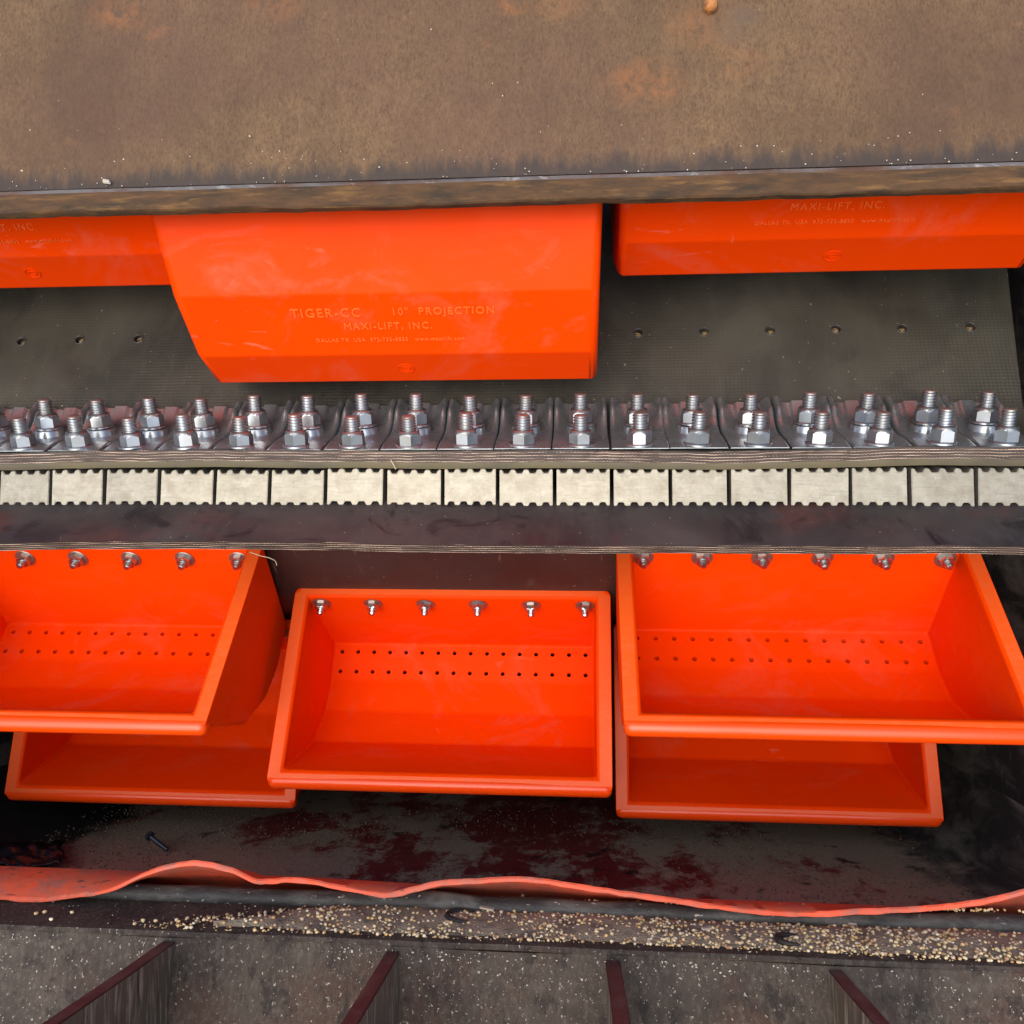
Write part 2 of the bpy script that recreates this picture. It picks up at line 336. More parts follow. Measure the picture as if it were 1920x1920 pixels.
vv_, ff_ = boxvf(XL-.012, XR+.012, .9, 2.12, 1.05, 1.07); kind(mesh('housing_top', vv_, ff_, dkp), 'structure')
vv_, ff_ = boxvf(XL-.012, XR+.012, .96, .984, -.62, -.40); kind(mesh('boot_front_wall', vv_, ff_, DUSTY), 'structure')

# ------------------------------------------------------------------ rusted front panel above the opening
LY = .845; LZ = at(960, 379, LY).z           # lower edge of the panel
ln = math.radians(2.5)
pu = Vector((0, math.sin(ln), math.cos(ln)))       # up the panel
pn = Vector((0, -math.cos(ln), math.sin(ln)))      # out of the panel, towards the viewer
pan = empty('front_panel', 'big brown rusted steel panel across the top with a worn flange edge', 'steel panel', (0, LY, LZ))
def pp(x, a, b): return (x, a*pu.y+b*pn.y, a*pu.z+b*pn.z)
NX = 70
def pstrip(name, prof, mat, wob=0., smooth=40, x0=-1.0, x1=.80, seed=0, par=pan, idxs=None):
    v, f = [], []
    m = len(prof)
    for i in range(NX*2+1):
        x = x0+(x1-x0)*i/(NX*2)
        for k, (a, b, wk) in enumerate(prof):
            d = wob*wk*(noise.noise((x*5+seed, k*.2, 1)) + .5*noise.noise((x*23+seed, k*.2, 4)) + .35*noise.noise((x*70+seed, 0, 9)))
            v.append(pp(x, a+d, b))
    for i in range(NX*2):
        for k in range(m-1): f.append((i*m+k, (i+1)*m+k, (i+1)*m+k+1, i*m+k+1))
    return mesh(name, v, f, mat, par, smooth)
pstrip('sheet', [(.52, -.008, 0), (.52, 0, 0), (.2, 0, 0), (.06, -.0005, 0), (.0320, -.0010, 0), (.0290, -.0022, 0), (.0285, -.008, 0)], RUST)
pstrip('flange_edge', [(.0280, -.008, .2), (.0279, -.0022, .3), (.0262, .0010, .3), (.0215, .0028, .3)], BLUE, .0016)
pstrip('flange_face', [(.0215, .0028, .3), (.012, .0032, .2), (.001, .0028, 1), (-.0006, .0010, 1), (-.001, -.007, 1), (.02, -.0085, 0)], RUSTE, .0026)
p = at(1330, 15, .80)
# intersect the ray with the panel plane
def onpanel(px, py):
    d = at(px, py, 1.0); o = Vector((0, LY, LZ)); t = o.dot(pn)/d.dot(pn); return d*t - o
q = onpanel(1331, 16)
for px_, py_, r_, am in ((1210, 155, .040, .9), (1330, 40, .045, .6), (955, 14, .016, 1), (225, 22, .035, .8), (515, 8, .03, .7), (1040, 5, .03, .6), (1390, 120, .03, .45)):
    RUSTM.spot(tuple(onpanel(px_, py_)), r_, am*.7, (.26, .105, .036), (.75, 1.2, 1.2))
rotp = pn.to_track_quat('Z', 'Y').to_euler()
RUSTM.spot(tuple(onpanel(1382, 42)), .040, .8, (.085, .066, .050), (1, 1.3, 1.3))
bt = mesh('bolt', *lathe([(.0070, 0), (.0075, .005), (.0062, .009), (.003, .011)], 10), OLDR, pan, 50)
bt.location = q; bt.rotation_euler = rotp

# ------------------------------------------------------------------ belt
belt = empty('conveyor_belt', 'dark rubber elevator belt, its two cut ends turned out and clamped together', 'belt', (0, 0, 0))
def beltrun(name, top, bot, mats, edge_first, wob, nx=150):
    """top/bot: matching (y,z) curves; the ends at index 0 is the free cut edge"""
    loop = list(top) + list(reversed(bot)); m = len(loop); n = len(top)
    v, f, ix, uvs = [], [], [], []
    for i in range(nx+1):
        x = BXL+(BXR-BXL)*i/nx
        for k, p_ in enumerate(loop):
            j = k if k < n else 2*n-1-k
            wgt = max(0, 1-j/(n*.28))**1.5
            dz = wob*wgt*(noise.noise((x*3.1, 7, wob*900)) + .55*noise.noise((x*9, 3, wob*500)) + .16*noise.noise((x*40, 1, 1)))
            dy = wgt*.0022*(noise.noise((x*30, 2, k*.05)) + .6*noise.noise((x*110, 5, k*.3)))
            sk = .021*max(0., min(1., (p_[1]-.14)/.30)) if name == 'upper_run' else 0.
            v.append((x + sk*(i/nx), p_[0]+dy, p_[1]+dz))
    for i in range(nx):
        for k in range(m):
            k2 = (k+1) % m
            f.append((i*m+k, i*m+k2, (i+1)*m+k2, (i+1)*m+k))
            ix.append(edge_first(k, n, m))
    f.append(tuple(range(m))[::-1]); ix.append(0); f.append(tuple(nx*m+k for k in range(m))); ix.append(0)
    o = mesh(name, v, f, mats, belt, 45, ix)
    uv = o.data.uv_layers.new(name='UVMap'); me = o.data
    for pol in me.polygons:
        for li in pol.loop_indices:
            vi = me.loops[li].vertex_index; k = vi % m
            vv3 = {m-1: 0., 0: 1.}.get(k, .5)
            uv.data[li].uv = (me.vertices[vi].co.x*1.0, vv3)
    return o
# upper run: outer (bucket) face, free edge first
UT = smoothcurve([(1.000, .1315), (1.035, .1455), (1.070, .159), (1.096, .176), (1.112, .20), (1.125, .24), (1.1725, .405), (1.24, .67), (1.30, .92)], 6)
def offset(cv, d):
    out = []
    for i, p_ in enumerate(cv):
        a, b = cv[max(0, i-1)], cv[min(len(cv)-1, i+1)]; t = (b-a).normalized(); out.append(p_ + Vector((t[1], -t[0]))*d)
    return out
UB = offset(UT, .016); UB[0] = Vector((1.0005, .1180)); UB.insert(0, UB[0])
UT2 = [UT[0]] + UT
UB[1] = Vector((1.0045, .1110))
# loop order: top 0..n-1, bottom n-1..0 ; face m-1 joins last bottom (index m-1) to first top (0) = cut edge, m-2 = cover chamfer
up = beltrun('upper_run', UT2, UB, [BELT, PLY, COVER], lambda k, n, m: 1 if k == m-1 else (2 if k in (m-2, m-3, m-4) else 0), .0042)
LT = smoothcurve([(.945, .0185), (.972, .042), (1.004, .0655), (1.05, .092), (1.10, .108), (1.165, .100), (1.243, .043), (1.337, -.036), (1.434, -.084), (1.60, -.145), (1.85, -.18)], 6)
LB = offset(LT, .0115)
lo = beltrun('lower_run', LT, LB, [BELTL, PLY, BELTR], lambda k, n, m: 1 if k == m-1 else (2 if k > n-1 else (0)), .0038)
# holes through the upper run: drilled with a boolean, some plugged with grain dust
def beltpt(z):
    for a, b in zip(UT, UT[1:]):
        if a[1] <= z <= b[1]: t = (z-a[1])/(b[1]-a[1]); return a.lerp(b, t), (b-a).normalized()
hole_px = [(40, 640), (149, 637), (259, 635), (1197, 624), (1320, 622), (1444, 620), (1568, 617), (1692, 616), (1820, 613)]
hv, hf, hp = [], [], []
for px, py in hole_px:
    y = 1.14
    for _ in range(6):
        q = at(px, py, y); bp, tg = beltpt(q.z); y = bp[0]
    nrm = Vector((0, -tg[1], tg[0])); hp.append((q, nrm))
    rm = nrm.to_track_quat('Z', 'Y').to_matrix()
    cv, cf = lathe([(.0062, -.03), (.0062, .01)], 14)
    b0 = len(hv); hv += [tuple(rm @ Vector(c) + q) for c in cv]; hf += [tuple(b0+i for i in g) for g in cf]
def boolean(o, cv, cf):
    cu = mesh('cutter', cv, cf, BELT); md = o.modifiers.new('b', 'BOOLEAN'); md.object = cu; md.operation = 'DIFFERENCE'; md.solver = 'EXACT'
    dg = bpy.context.evaluated_depsgraph_get(); me = bpy.data.meshes.new_from_object(o.evaluated_get(dg))
    o.modifiers.clear(); old = o.data; o.data = me; me.name = old.name; bpy.data.objects.remove(cu); return o
boolean(up, hv, hf)
for i, (q, nrm) in enumerate(hp):
    e = nrm.to_track_quat('Z', 'Y').to_euler()
    tv, tf = [], []
    for a in range(16):
        for b in range(6):
            A, B = 2*PI*a/16, 2*PI*b/6; r = .0066+.0011*math.cos(B); tv.append((r*math.cos(A), r*math.sin(A), .0008*math.sin(B)))
    for a in range(16):
        for b in range(6): tf.append((a*6+b, (a+1) % 16*6+b, (a+1) % 16*6+(b+1) % 6, a*6+(b+1) % 6))
    if i == 0: rim0 = mesh('hole_rim', tv, tf, BELTL, belt, 60)
    else: rim0 = share(rim0, 'hole_rim', belt)
    rim0.location = q + nrm*.0003; rim0.rotation_euler = e
    pv, pf = lathe([(.0058, -.006), (.0058, -.0035 if i in (1, 2, 6, 9) else -.0065), (.003, -.0015 if i in (1, 6, 9) else -.006), (.0005, -.002)], 12)
    pv = [(x+(.002 if i % 3 else -.001), y*.75, z) for x, y, z in pv]
    pg = mesh('dust_plug', pv, pf, BRASS, belt, 60); pg.location = q - nrm*.001; pg.rotation_euler = e

# ------------------------------------------------------------------ bucket
BW, DR = .4974, .0063
PO = [(0, 0), (0, -.185), (.0785, -.2053), (.1387, -.2001), (.2102, -.1618), (.3012, -.0342)]
TH = .0155
PI_ = [(TH, -.0016), (TH, -.178), (.080, -.1915), (.1355, -.187), (.2000, -.1500), (.2790, -.0317)]
def half(vv_): return BW/2 - DR*min(1, max(0, -vv_/.17))
def bucket_mesh(PO=PO, PI_=PI_, flare=0.):
    bm = bmesh.new()
    fl_ = lambda s, vv_: flare*max(0, 1+vv_/.17) if s < 0 else 0
    O = [[bm.verts.new((s*(half(vv_)+fl_(s, vv_)), -u, vv_)) for u, vv_ in PO] for s in (-1, 1)]
    I = [[bm.verts.new((s*(half(vv_)+fl_(s, vv_)-.0235+.007*min(1, -vv_/.19)), -u, vv_)) for u, vv_ in PI_] for s in (-1, 1)]
    n = len(PO)
    for k in range(n-1):
        bm.faces.new((O[0][k], O[0][k+1], O[1][k+1], O[1][k])); bm.faces.new((I[0][k], I[1][k], I[1][k+1], I[0][k+1]))
    bm.faces.new(O[0][::-1]); bm.faces.new(O[1]); bm.faces.new(I[0]); bm.faces.new(I[1][::-1])
    for g in (bm.faces.new((O[0][0], O[1][0], I[1][0], I[0][0])), bm.faces.new((O[0][-1], I[0][-1], I[1][-1], O[1][-1])),
              bm.faces.new((O[0][0], I[0][0], I[0][-1], O[0][-1])), bm.faces.new((O[1][0], O[1][-1], I[1][-1], I[1][0]))): g.material_index = 1
    bmesh.ops.recalc_face_normals(bm, faces=bm.faces)
    so = {v_ for s in O for v_ in s}; si = {v_ for s in I for v_ in s}
    def same(e, S): return (e.verts[0] in S[0] and e.verts[1] in S[0]) or (e.verts[0] in S[1] and e.verts[1] in S[1])
    e1 = [e for e in bm.edges if same(e, [set(O[0]), set(O[1])]) and not ({O[0][0], O[0][-1]} <= set(e.verts) or {O[1][0], O[1][-1]} <= set(e.verts))]
    e1 += [e for e in bm.edges if set(e.verts) == {O[0][-1], O[1][-1]}]
    bmesh.ops.bevel(bm, geom=e1, offset=.0105, segments=4, profile=.5, affect='EDGES', clamp_overlap=True)
    e2 = [e for e in bm.edges if len(e.link_faces) == 2 and all(v_ in si for v_ in e.verts) and e.calc_face_angle(0) > .1]
    bmesh.ops.bevel(bm, geom=e2, offset=.0045, segments=3, profile=.5, affect='EDGES', clamp_overlap=True)
    e3 = [e for e in bm.edges if len(e.link_faces) == 2 and e.calc_face_angle(0) > .9]
    bmesh.ops.bevel(bm, geom=e3, offset=.0012, segments=2, profile=.5, affect='EDGES', clamp_overlap=True)
    bmesh.ops.recalc_face_normals(bm, faces=bm.faces)
    e4 = [e for e in bm.edges if len(e.link_faces) == 2 and e.calc_length() > .3 and .12 < e.calc_face_angle(0) < .9 and all(g.calc_area() > .012 for g in e.link_faces)]
    bmesh.ops.bevel(bm, geom=e4, offset=.0022, segments=1, profile=.5, affect='EDGES', clamp_overlap=True)
    return bm
shell0 = from_bm('shell', bucket_mesh(), [ORANGE, RIM], None, None)
# two rows of sixteen drain holes through the rear floor facet
a_, b_ = Vector((0, -TH, -.178)), Vector((0, -.080, -.1915)); tdir = (b_-a_).normalized(); nd = Vector((0, -tdir.z, tdir.y))
hv, hf = [], []
for rw in (.24, .76):
    for c in range(16):
        q = a_.lerp(b_, rw) + Vector(((c-7.5)*.0282, 0, 0)); rm = Vector((0, nd.y, nd.z)).to_track_quat('Z', 'Y').to_matrix()
        cv, cf = lathe([(.0037, -.04), (.0037, .02)], 10); b0 = len(hv)
        hv += [tuple(rm @ Vector(cc) + q) for cc in cv]; hf += [tuple(b0+i for i in g) for g in cf]
boolean(shell0, hv, hf)
def finish(o):
    me = o.data; me.polygons.foreach_set('use_smooth', [True]*len(me.polygons)); me.set_sharp_from_angle(angle=math.radians(38))
    _bm = bmesh.new(); _bm.from_mesh(me)
    for e in _bm.edges:
        if len(e.link_faces) == 2 and e.calc_length() > .3 and all(g.calc_area() > .006 for g in e.link_faces) and e.calc_face_angle(0) > .08: e.smooth = False
    _bm.to_mesh(me); _bm.free()
    wn = o.modifiers.new('w', 'WEIGHTED_NORMAL'); wn.mode = 'FACE_AREA'; wn.weight = 80; wn.keep_sharp = True
    dg = bpy.context.evaluated_depsgraph_get(); m2 = bpy.data.meshes.new_from_object(o.evaluated_get(dg)); m2.name = 'shell'; bpy.data.objects.remove(o); return m2
SHELL = finish(shell0)
# the buckets above the splice, seen from their outer front only
POU = list(PO); POU[1] = (0, -.135); PIU = list(PI_); PIU[1] = (TH, -.122); PIU[2] = (.084, -.190)
SHELL_UP = finish(from_bm('shell', bucket_mesh(POU, PIU), [ORANGE, RIM])); SHELL_UC = finish(from_bm('shell', bucket_mesh(POU, PIU, .028), [ORANGE, RIM]))
def ribbon(pts, r, n=8):
    """closed or open tube along points"""
    v, f = [], []
    for i, p_ in enumerate(pts):
        t = (pts[min(i+1, len(pts)-1)] - pts[max(i-1, 0)]).normalized(); a = t.orthogonal().normalized() if abs(t.z) > .9 else t.cross(Vector((0, 0, 1))).normalized(); b = t.cross(a)
        rr_ = r(i) if callable(r) else r
        for k in range(n): A = 2*PI*k/n; v.append(p_ + a*rr_*math.cos(A) + b*rr_*math.sin(A))
    for i in range(len(pts)-1):
        for k in range(n): f.append((i*n+k, i*n+(k+1) % n, (i+1)*n+(k+1) % n, (i+1)*n+k))
    return v, f
def nutvf(R_, h, ch=.12):
    v, f = [], []
    ang = [2*PI*k/6 for k in range(6)]; fine = 18
    rows = [(0, False), (h*.88, True), (h, 'c')]
    n = 24
    for zi, (z, sc_) in enumerate([(0, 1), (h*.80, 1), (h, .86)]):
        for k in range(n):
            A = 2*PI*k/n; hexr = R_*math.cos(PI/6)/math.cos(((A+PI/6) % (PI/3))-PI/6)
            r = min(hexr, R_*sc_*1.0) if sc_ < 1 else hexr
            zz = z if zi != 1 else h - (h*.2)*(.35+.65*max(0, (hexr/R_-.866)/.134))
            v.append((r*math.cos(A), r*math.sin(A), zz))
    for zi in range(2):
        for k in range(n): f.append((zi*n+k, zi*n+(k+1) % n, (zi+1)*n+(k+1) % n, (zi+1)*n+k))
    f.append(tuple(range(n))[::-1]); f.append(tuple(2*n+k for k in range(n)))
    return v, f
def thread(r, z0, z1, turns, depth):
    prof = [(r-depth, z0)]
    for i in range(turns):
        a = z0+(z1-z0)*i/turns; b = (z1-z0)/turns; prof += [(r-depth, a+b*.1), (r, a+b*.4), (r, a+b*.6), (r-depth, a+b*.9)]
    return prof
def lipmesh():
    hw = BW/2-.0115; pts = []
    for k in range(5): a = PI/2*k/4; pts.append((-hw-.0095*math.cos(a), .0030+.0085*math.sin(a)))
    rows = [(x, r) for x, r in pts] + [(-hw*.5, .0118), (0, .0119), (hw*.5, .0118)] + [(-x, r) for x, r in pts[::-1]]
    v, f, n = [], [], 14
    for x, r in rows:
        for k in range(n): A = 2*PI*k/n; v.append((x, -.2910+r*math.cos(A), -.0440+r*math.sin(A)))
    for i in range(len(rows)-1):
        for k in range(n): f.append((i*n+k, (i+1)*n+k, (i+1)*n+(k+1) % n, i*n+(k+1) % n))
    f.append(tuple(range(n))); f.append(tuple((len(rows)-1)*n+k for k in range(n))[::-1])
    return v, f
def hide_proto(o): me = o.data; bpy.data.objects.remove(o); return me
LIP = hide_proto(mesh('rolled_lip', *lipmesh(), GLOSSY, None, 60))
BNUT = hide_proto(mesh('nut', *nutvf(.0104, .0095), STEEL, None, None))
BWASH = hide_proto(mesh('washer', *lathe([(.0150, 0), (.0150, .0012), (.0142, .0018), (.006, .0020)], 24), WASH, None, 35))
BBOLT = hide_proto(mesh('bolt', *lathe(thread(.0055, 0, .0215, 7, .0008) + [(.0038, .0225)], 12), STEEL, None, 50))
def text(body, size, x, y, m4, par):
    cu = bpy.data.curves.new('lettering', 'FONT'); cu.body = body; cu.size = size; cu.extrude = .0007; cu.bevel_depth = .00015; cu.align_x = 'CENTER'; cu.align_y = 'CENTER'; cu.space_character = 1.22; cu.resolution_u = 3
    to = bpy.data.objects.new('tmp', cu); C.objects.link(to)
    dg = bpy.context.evaluated_depsgraph_get(); me = bpy.data.meshes.new_from_object(to.evaluated_get(dg)); bpy.data.objects.remove(to)
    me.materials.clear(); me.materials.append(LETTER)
    o = link('raised_lettering', me, par, 30); o.matrix_basis = m4 @ Matrix.Translation((x, y, .0004)); return o
def bucket(label, col, yy, zz, t, dx=0, bolts=True, letters=False):
    b = empty('elevator_bucket', label, 'bucket', (XC+col*COL+dx, yy, zz), t, 'orange elevator buckets on the belt')
    share((SHELL_UC if col == 0 else SHELL_UP) if letters else SHELL, 'shell', b)
    share(LIP, 'rolled_lip', b)
    if bolts:
        for i in range(6):
            rx, rz = rnd.uniform(-.06, .06), rnd.uniform(0, 6)
            bo = share(BBOLT, 'bolt', b, ((i-2.5)*.0838, -TH+.002, -.0225), (PI/2+rx, rnd.uniform(-.05, .05), 0))
            share(BWASH, 'washer', bo, (0, 0, .0022))
            share(BNUT, 'nut', bo, (0, 0, .0040), (0, 0, rz))
    if letters:
        A = Vector((0, -.1387, -.2001)); B = Vector((0, -.2102, -.1618)); yv = (B-A).normalized(); xv = Vector((1, 0, 0)); nv = xv.cross(yv); mid = (A+B)/2
        m4 = Matrix(((xv.x, yv.x, nv.x, mid.x), (xv.y, yv.y, nv.y, mid.y), (xv.z, yv.z, nv.z, mid.z), (0, 0, 0, 1)))
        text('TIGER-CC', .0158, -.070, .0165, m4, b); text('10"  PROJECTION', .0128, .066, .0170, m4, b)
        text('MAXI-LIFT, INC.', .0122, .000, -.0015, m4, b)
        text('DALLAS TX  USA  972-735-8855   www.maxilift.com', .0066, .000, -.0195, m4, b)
        A2 = Vector((0, -.0785, -.2053)); yv = (A-A2).normalized(); nv = xv.cross(yv); mid = (A+A2)/2
        m5 = Matrix(((xv.x, yv.x, nv.x, mid.x), (xv.y, yv.y, nv.y, mid.y), (xv.z, yv.z, nv.z, mid.z), (0, 0, 0, 1)))
        for rx, ry in ((.0095, .0085), (.0052, .0035)):
            pts = [Vector((rx*math.cos(k*PI/12), ry*math.sin(k*PI/12), 0)) for k in range(25)]
            e = mesh('moulded_emblem', *ribbon(pts, .0007, 6), ORANGE, b, 60); e.matrix_basis = m5 @ Matrix.Translation((.010, 0, .0003))
    return b
YA, ZA, TA = 1.2345, .0324, .7905
bucket('orange bucket in the middle above the splice, its raised lettering facing out', 0, 1.1725, .4049, -.2517, -.0247, False, True)
bucket('orange bucket hanging at the upper right, mostly behind the rusted panel', 1, 1.1725, .5341, -.2489, -.0123, False, True)
bucket('orange bucket at the upper left, half hidden behind the lettered middle bucket', -1, 1.1725, .5341, -.2489, -.0123, False, True)
bucket('orange bucket at left just under the splice, its right outer side showing', -1, YA, ZA-.004, TA+.010, -.0221)
bucket('orange bucket at right just under the splice, largest in the lower group', 1, YA, ZA+.003, TA-.022, .0004)
bucket('orange bucket in the lower middle with its whole rim and six bolts showing', 0, 1.3291, -.0425, 1.062, -.004)
bucket('dark shaded orange bucket underneath the left bucket, only its lip showing', -1, 1.4261, -.100, 1.27, -.0108)
bucket('dark shaded orange bucket underneath the right bucket with pink rim ends', 1, 1.4261, -.099, 1.2541, .0046)

# ------------------------------------------------------------------ splice: clamps with bolts, filler blocks
ORD = ['first', 'second', 'third', 'fourth', 'fifth', 'sixth', 'seventh', 'eighth', 'ninth', 'tenth', 'eleventh', 'twelfth', 'thirteenth', 'fourteenth', 'fifteenth', 'sixteenth', 'seventeenth', 'eighteenth', 'nineteenth', 'twentieth']
SNUT = hide_proto(mesh('nut', *nutvf(.0143, .0140), ZINC, None, None))
SWASH = hide_proto(mesh('washer', *lathe([(.0165, 0), (.0165, .002), (.0155, .003), (.008, .003)], 24), ZINC, None, 35))
vb, fb = lathe(thread(.0090, 0, .0345, 10, .0013) + [(.0078, .0358), (.0066, .0366), (.0002, .0366)], 18)
me_ = mesh('bolt', vb, fb, [ZINC, BTIP], None, 40)
for pol in me_.data.polygons:
    if min(me_.data.vertices[i].co.z for i in pol.vertices) > .0355: pol.material_index = 1
SBOLT = hide_proto(me_)
SCOL = hide_proto(mesh('nut_collar', *lathe([(.0126, 0), (.0128, .0018), (.0114, .0032), (.009, .0034)], 20), ZINC, None, 40))
# clamp profile follows the belt outer face; pushed out by h
CP = UT[1:27]
def clampmesh():
    # sample outer-face curve by arc length up to the top of the clamp
    pts = [p_ for p_ in UT if p_[1] < .2075 and p_[0] > 1.003]
    pts = smoothcurve([(p_[0], p_[1]) for p_ in pts[::2]] + [tuple(pts[-1])], 4)
    nrm = []
    for i, p_ in enumerate(pts):
        a, b = pts[max(0, i-1)], pts[min(len(pts)-1, i+1)]; t = (b-a).normalized(); nrm.append(Vector((-t[1], t[0])))
    n = len(pts); NXc = 44; hw = .0344
    v, f = [], []
    for j in range(NXc+1):
        x = -hw + 2*hw*j/NXc; e = abs(x)/hw
        for i in range(n):
            s = i/(n-1)
            ss = lambda a, b, x_: (lambda t: t*t*(3-2*t))(max(0., min(1., (x_-a)/(b-a))))
            g = ss(.28, .72, s)
            h = .0050 + .003*s
            h += .0085*g*math.exp(-((e-.88)/.17)**2)                      # curved shoulder at each side
            h += .0100*math.exp(-((s-.70)/.20)**2)*ss(.30, .95, e)        # fillet between foot and upright
            h -= .0050*ss(.66, .76, s)*ss(.24, .34, e)*(1-ss(.62, .74, e)) # pocket beside the rear bolt
            h -= .0015*ss(.96, 1., e)
            h *= min(1, .30+s*5)
            v.append((x, pts[i][0]+nrm[i][0]*h, pts[i][1]+nrm[i][1]*h))
    base = len(v)
    for j in range(NXc+1):
        x = -hw + 2*hw*j/NXc
        for i in range(n): v.append((x, pts[i][0]+nrm[i][0]*.0006, pts[i][1]+nrm[i][1]*.0006))
    for j in range(NXc):
        for i in range(n-1):
            f.append((j*n+i, (j+1)*n+i, (j+1)*n+i+1, j*n+i+1)); f.append((base+j*n+i, base+j*n+i+1, base+(j+1)*n+i+1, base+(j+1)*n+i))
        f.append((j*n, base+j*n, base+(j+1)*n, (j+1)*n)); f.append((j*n+n-1, (j+1)*n+n-1, base+(j+1)*n+n-1, base+j*n+n-1))
    for j in (0, NXc):
        for i in range(n-1):
            q = (j*n+i, j*n+i+1, base+j*n+i+1, base+j*n+i); f.append(q if j == 0 else q[::-1])
    return v, f
cv_, cf_ = clampmesh(); cv_ = [(x, y-1.0, z-.13) for x, y, z in cv_]
CLAMP = hide_proto(mesh('clamp_body', cv_, cf_, ALU, None, 50))
FLT = math.atan2(.0275, .070)         # tilt of the splice flange
nx_ = Vector((0, -math.sin(FLT), math.cos(FLT)))
BOSS = hide_proto(mesh('bolt_boss', *lathe([(.0205, -.004), (.0190, .004), (.0178, .012), (.0168, .0135), (.006, .0138)], 24), ALU, None, 35))
frontpx = [50, 155, 258, 357, 460, 563, 672, 777, 881, 985, 1092, 1203, 1309, 1421, 1536, 1647, 1767, 1884]
FB = Vector((0, 1.0165, .1385)); RB = Vector((0, 1.068, .1585))
xs = [at(px, 838, FB.y).x for px in frontpx]
xs = [xs[0]-(xs[1]-xs[0])] + xs + [xs[-1]+(xs[-1]-xs[-2])]
xs = [x for x in xs if x < BXR-.03]
pit = (xs[-1]-xs[0])/(len(xs)-1)
xf = [xs[0]+i*pit for i in range(len(xs))]; xs = [.5*a+.5*b for a, b in zip(xs, xf)]
print('clamp pitch', pit, len(xs), xs[0], xs[-1])
def fastener(par, pos, ln_, parent_loc, tilt):
    bo = share(SBOLT, 'bolt', par, pos, (tilt+rnd.uniform(-.03, .03), rnd.uniform(-.03, .03), rnd.uniform(0, 6)))
    bo.scale = (1, 1, ln_)
    rz = rnd.uniform(0, 6)
    return bo
N = len(xs)
for i, x in enumerate(xs):
    k = N-1-i
    lab = 'cast aluminium splice clamp with two zinc bolts, ' + (ORD[k] + ' from the right end of the row' if k else 'at the right end of the row')
    c = empty('splice_clamp', lab, 'clamp', (x, 1.0, .13 + .0008*noise.noise((x*9, 1, 1))), 0, 'aluminium clamps along the belt splice')
    c.rotation_euler = (rnd.uniform(-.012, .012), 0, rnd.uniform(-.012, .012))
    cb = share(CLAMP, 'clamp_body', c); cb.scale = (pit/.0705*.985, 1, 1)
    org = Vector((0, 1.0, .13))
    bs = share(BOSS, 'bolt_boss', cb, RB-org, (FLT, 0, 0))
    for nm, base, rise in (('f', FB, 0.001), ('r', RB, .0138)):
        pos = base - org + nx_*rise
        tx, ty, tz = FLT+rnd.uniform(-.035, .035), rnd.uniform(-.03, .03), rnd.uniform(0, 6)
        bo = share(SBOLT, 'bolt', c, pos+nx_*.003, (tx, ty, 0))
        bo.scale = (1, 1, rnd.uniform(.93, 1.06))
        share(SWASH, 'washer', bo, (rnd.uniform(-.0015, .0015), 0, -.0022))
        share(SNUT, 'nut', bo, (0, 0, .001), (0, 0, tz))
        share(SCOL, 'nut_collar', bo, (0, 0, .0146))
# filler blocks between the two belt ends: notched profile, sawn face towards the viewer
def fillermesh(wd_):
    top, bot = .0170, -.0175; tooth = .0046
    out = []
    def edge(z, s):
        n = 4; pts = []
        xs_ = []
        for i in range(5):
            c = -wd_/2 + wd_*i/4
            hwid = .0026 if 0 < i < 4 else .0032
            a, b = max(-wd_/2, c-hwid), min(wd_/2, c+hwid)
            if i > 0: pts.append((a-.0020, z)); 
            pts.append((a, z+s*tooth)) if i > 0 else pts.append((a, z+s*tooth))
            pts.append((b, z+s*tooth))
            if i < 4: pts.append((b+.0020, z))
        return pts
    t = edge(top, 1); b = edge(bot, -1)[::-1]; loop = t+b; n = len(loop)
    v = [(x, 0, z) for x, z in loop] + [(x, .080, z+.030) for x, z in loop]
    f = [tuple(range(n))] + [tuple(range(2*n-1, n-1, -1))] + [(i, i+n, (i+1) % n+n, (i+1) % n) for i in range(n)]
    return v, f
fe = [95, 195, 298, 402, 505, 610, 722, 830, 933, 1040, 1147, 1257, 1367, 1480, 1595, 1705, 1830, 1945]
FY = 1.0065
fx = [at(px, 910, FY).x for px in fe]; fx = [fx[0]-(fx[1]-fx[0])] + fx
fpit = (fx[-1]-fx[0])/(len(fx)-1)
bm = bmesh.new(); v, f = fillermesh(fpit*.93)
vs = [bm.verts.new(q) for q in v]
for g in f: bm.faces.new([vs[i] for i in g])
bmesh.ops.recalc_face_normals(bm, faces=bm.faces)
bmesh.ops.bevel(bm, geom=[e for e in bm.edges if e.calc_face_angle(0) > .6], offset=.0007, segments=2, affect='EDGES', clamp_overlap=True)
FILL = hide_proto(from_bm('filler_block', bm, FIL, None, 40))
NF = len(fx)-1
for i in range(NF):
    k = NF-1-i; x = (fx[i]+fx[i+1])/2
    if x > BXR-.02: continue
    o = bpy.data.objects.new('filler_block', FILL); C.objects.link(o)
    o.location = (x, FY+rnd.uniform(-.001, .001), .0885+rnd.uniform(-.0008, .0008)); o.rotation_euler = (rnd.uniform(-.03, .03), rnd.uniform(-.012, .012), rnd.uniform(-.02, .02)); o.scale = ((fx[i+1]-fx[i])/fpit, 1, 1)
    tag(o, 'pale notched metal filler block between the belt ends, ' + (ORD[k] + ' from the right' if k else 'at the far right'), 'filler block', 'filler blocks in the belt splice')

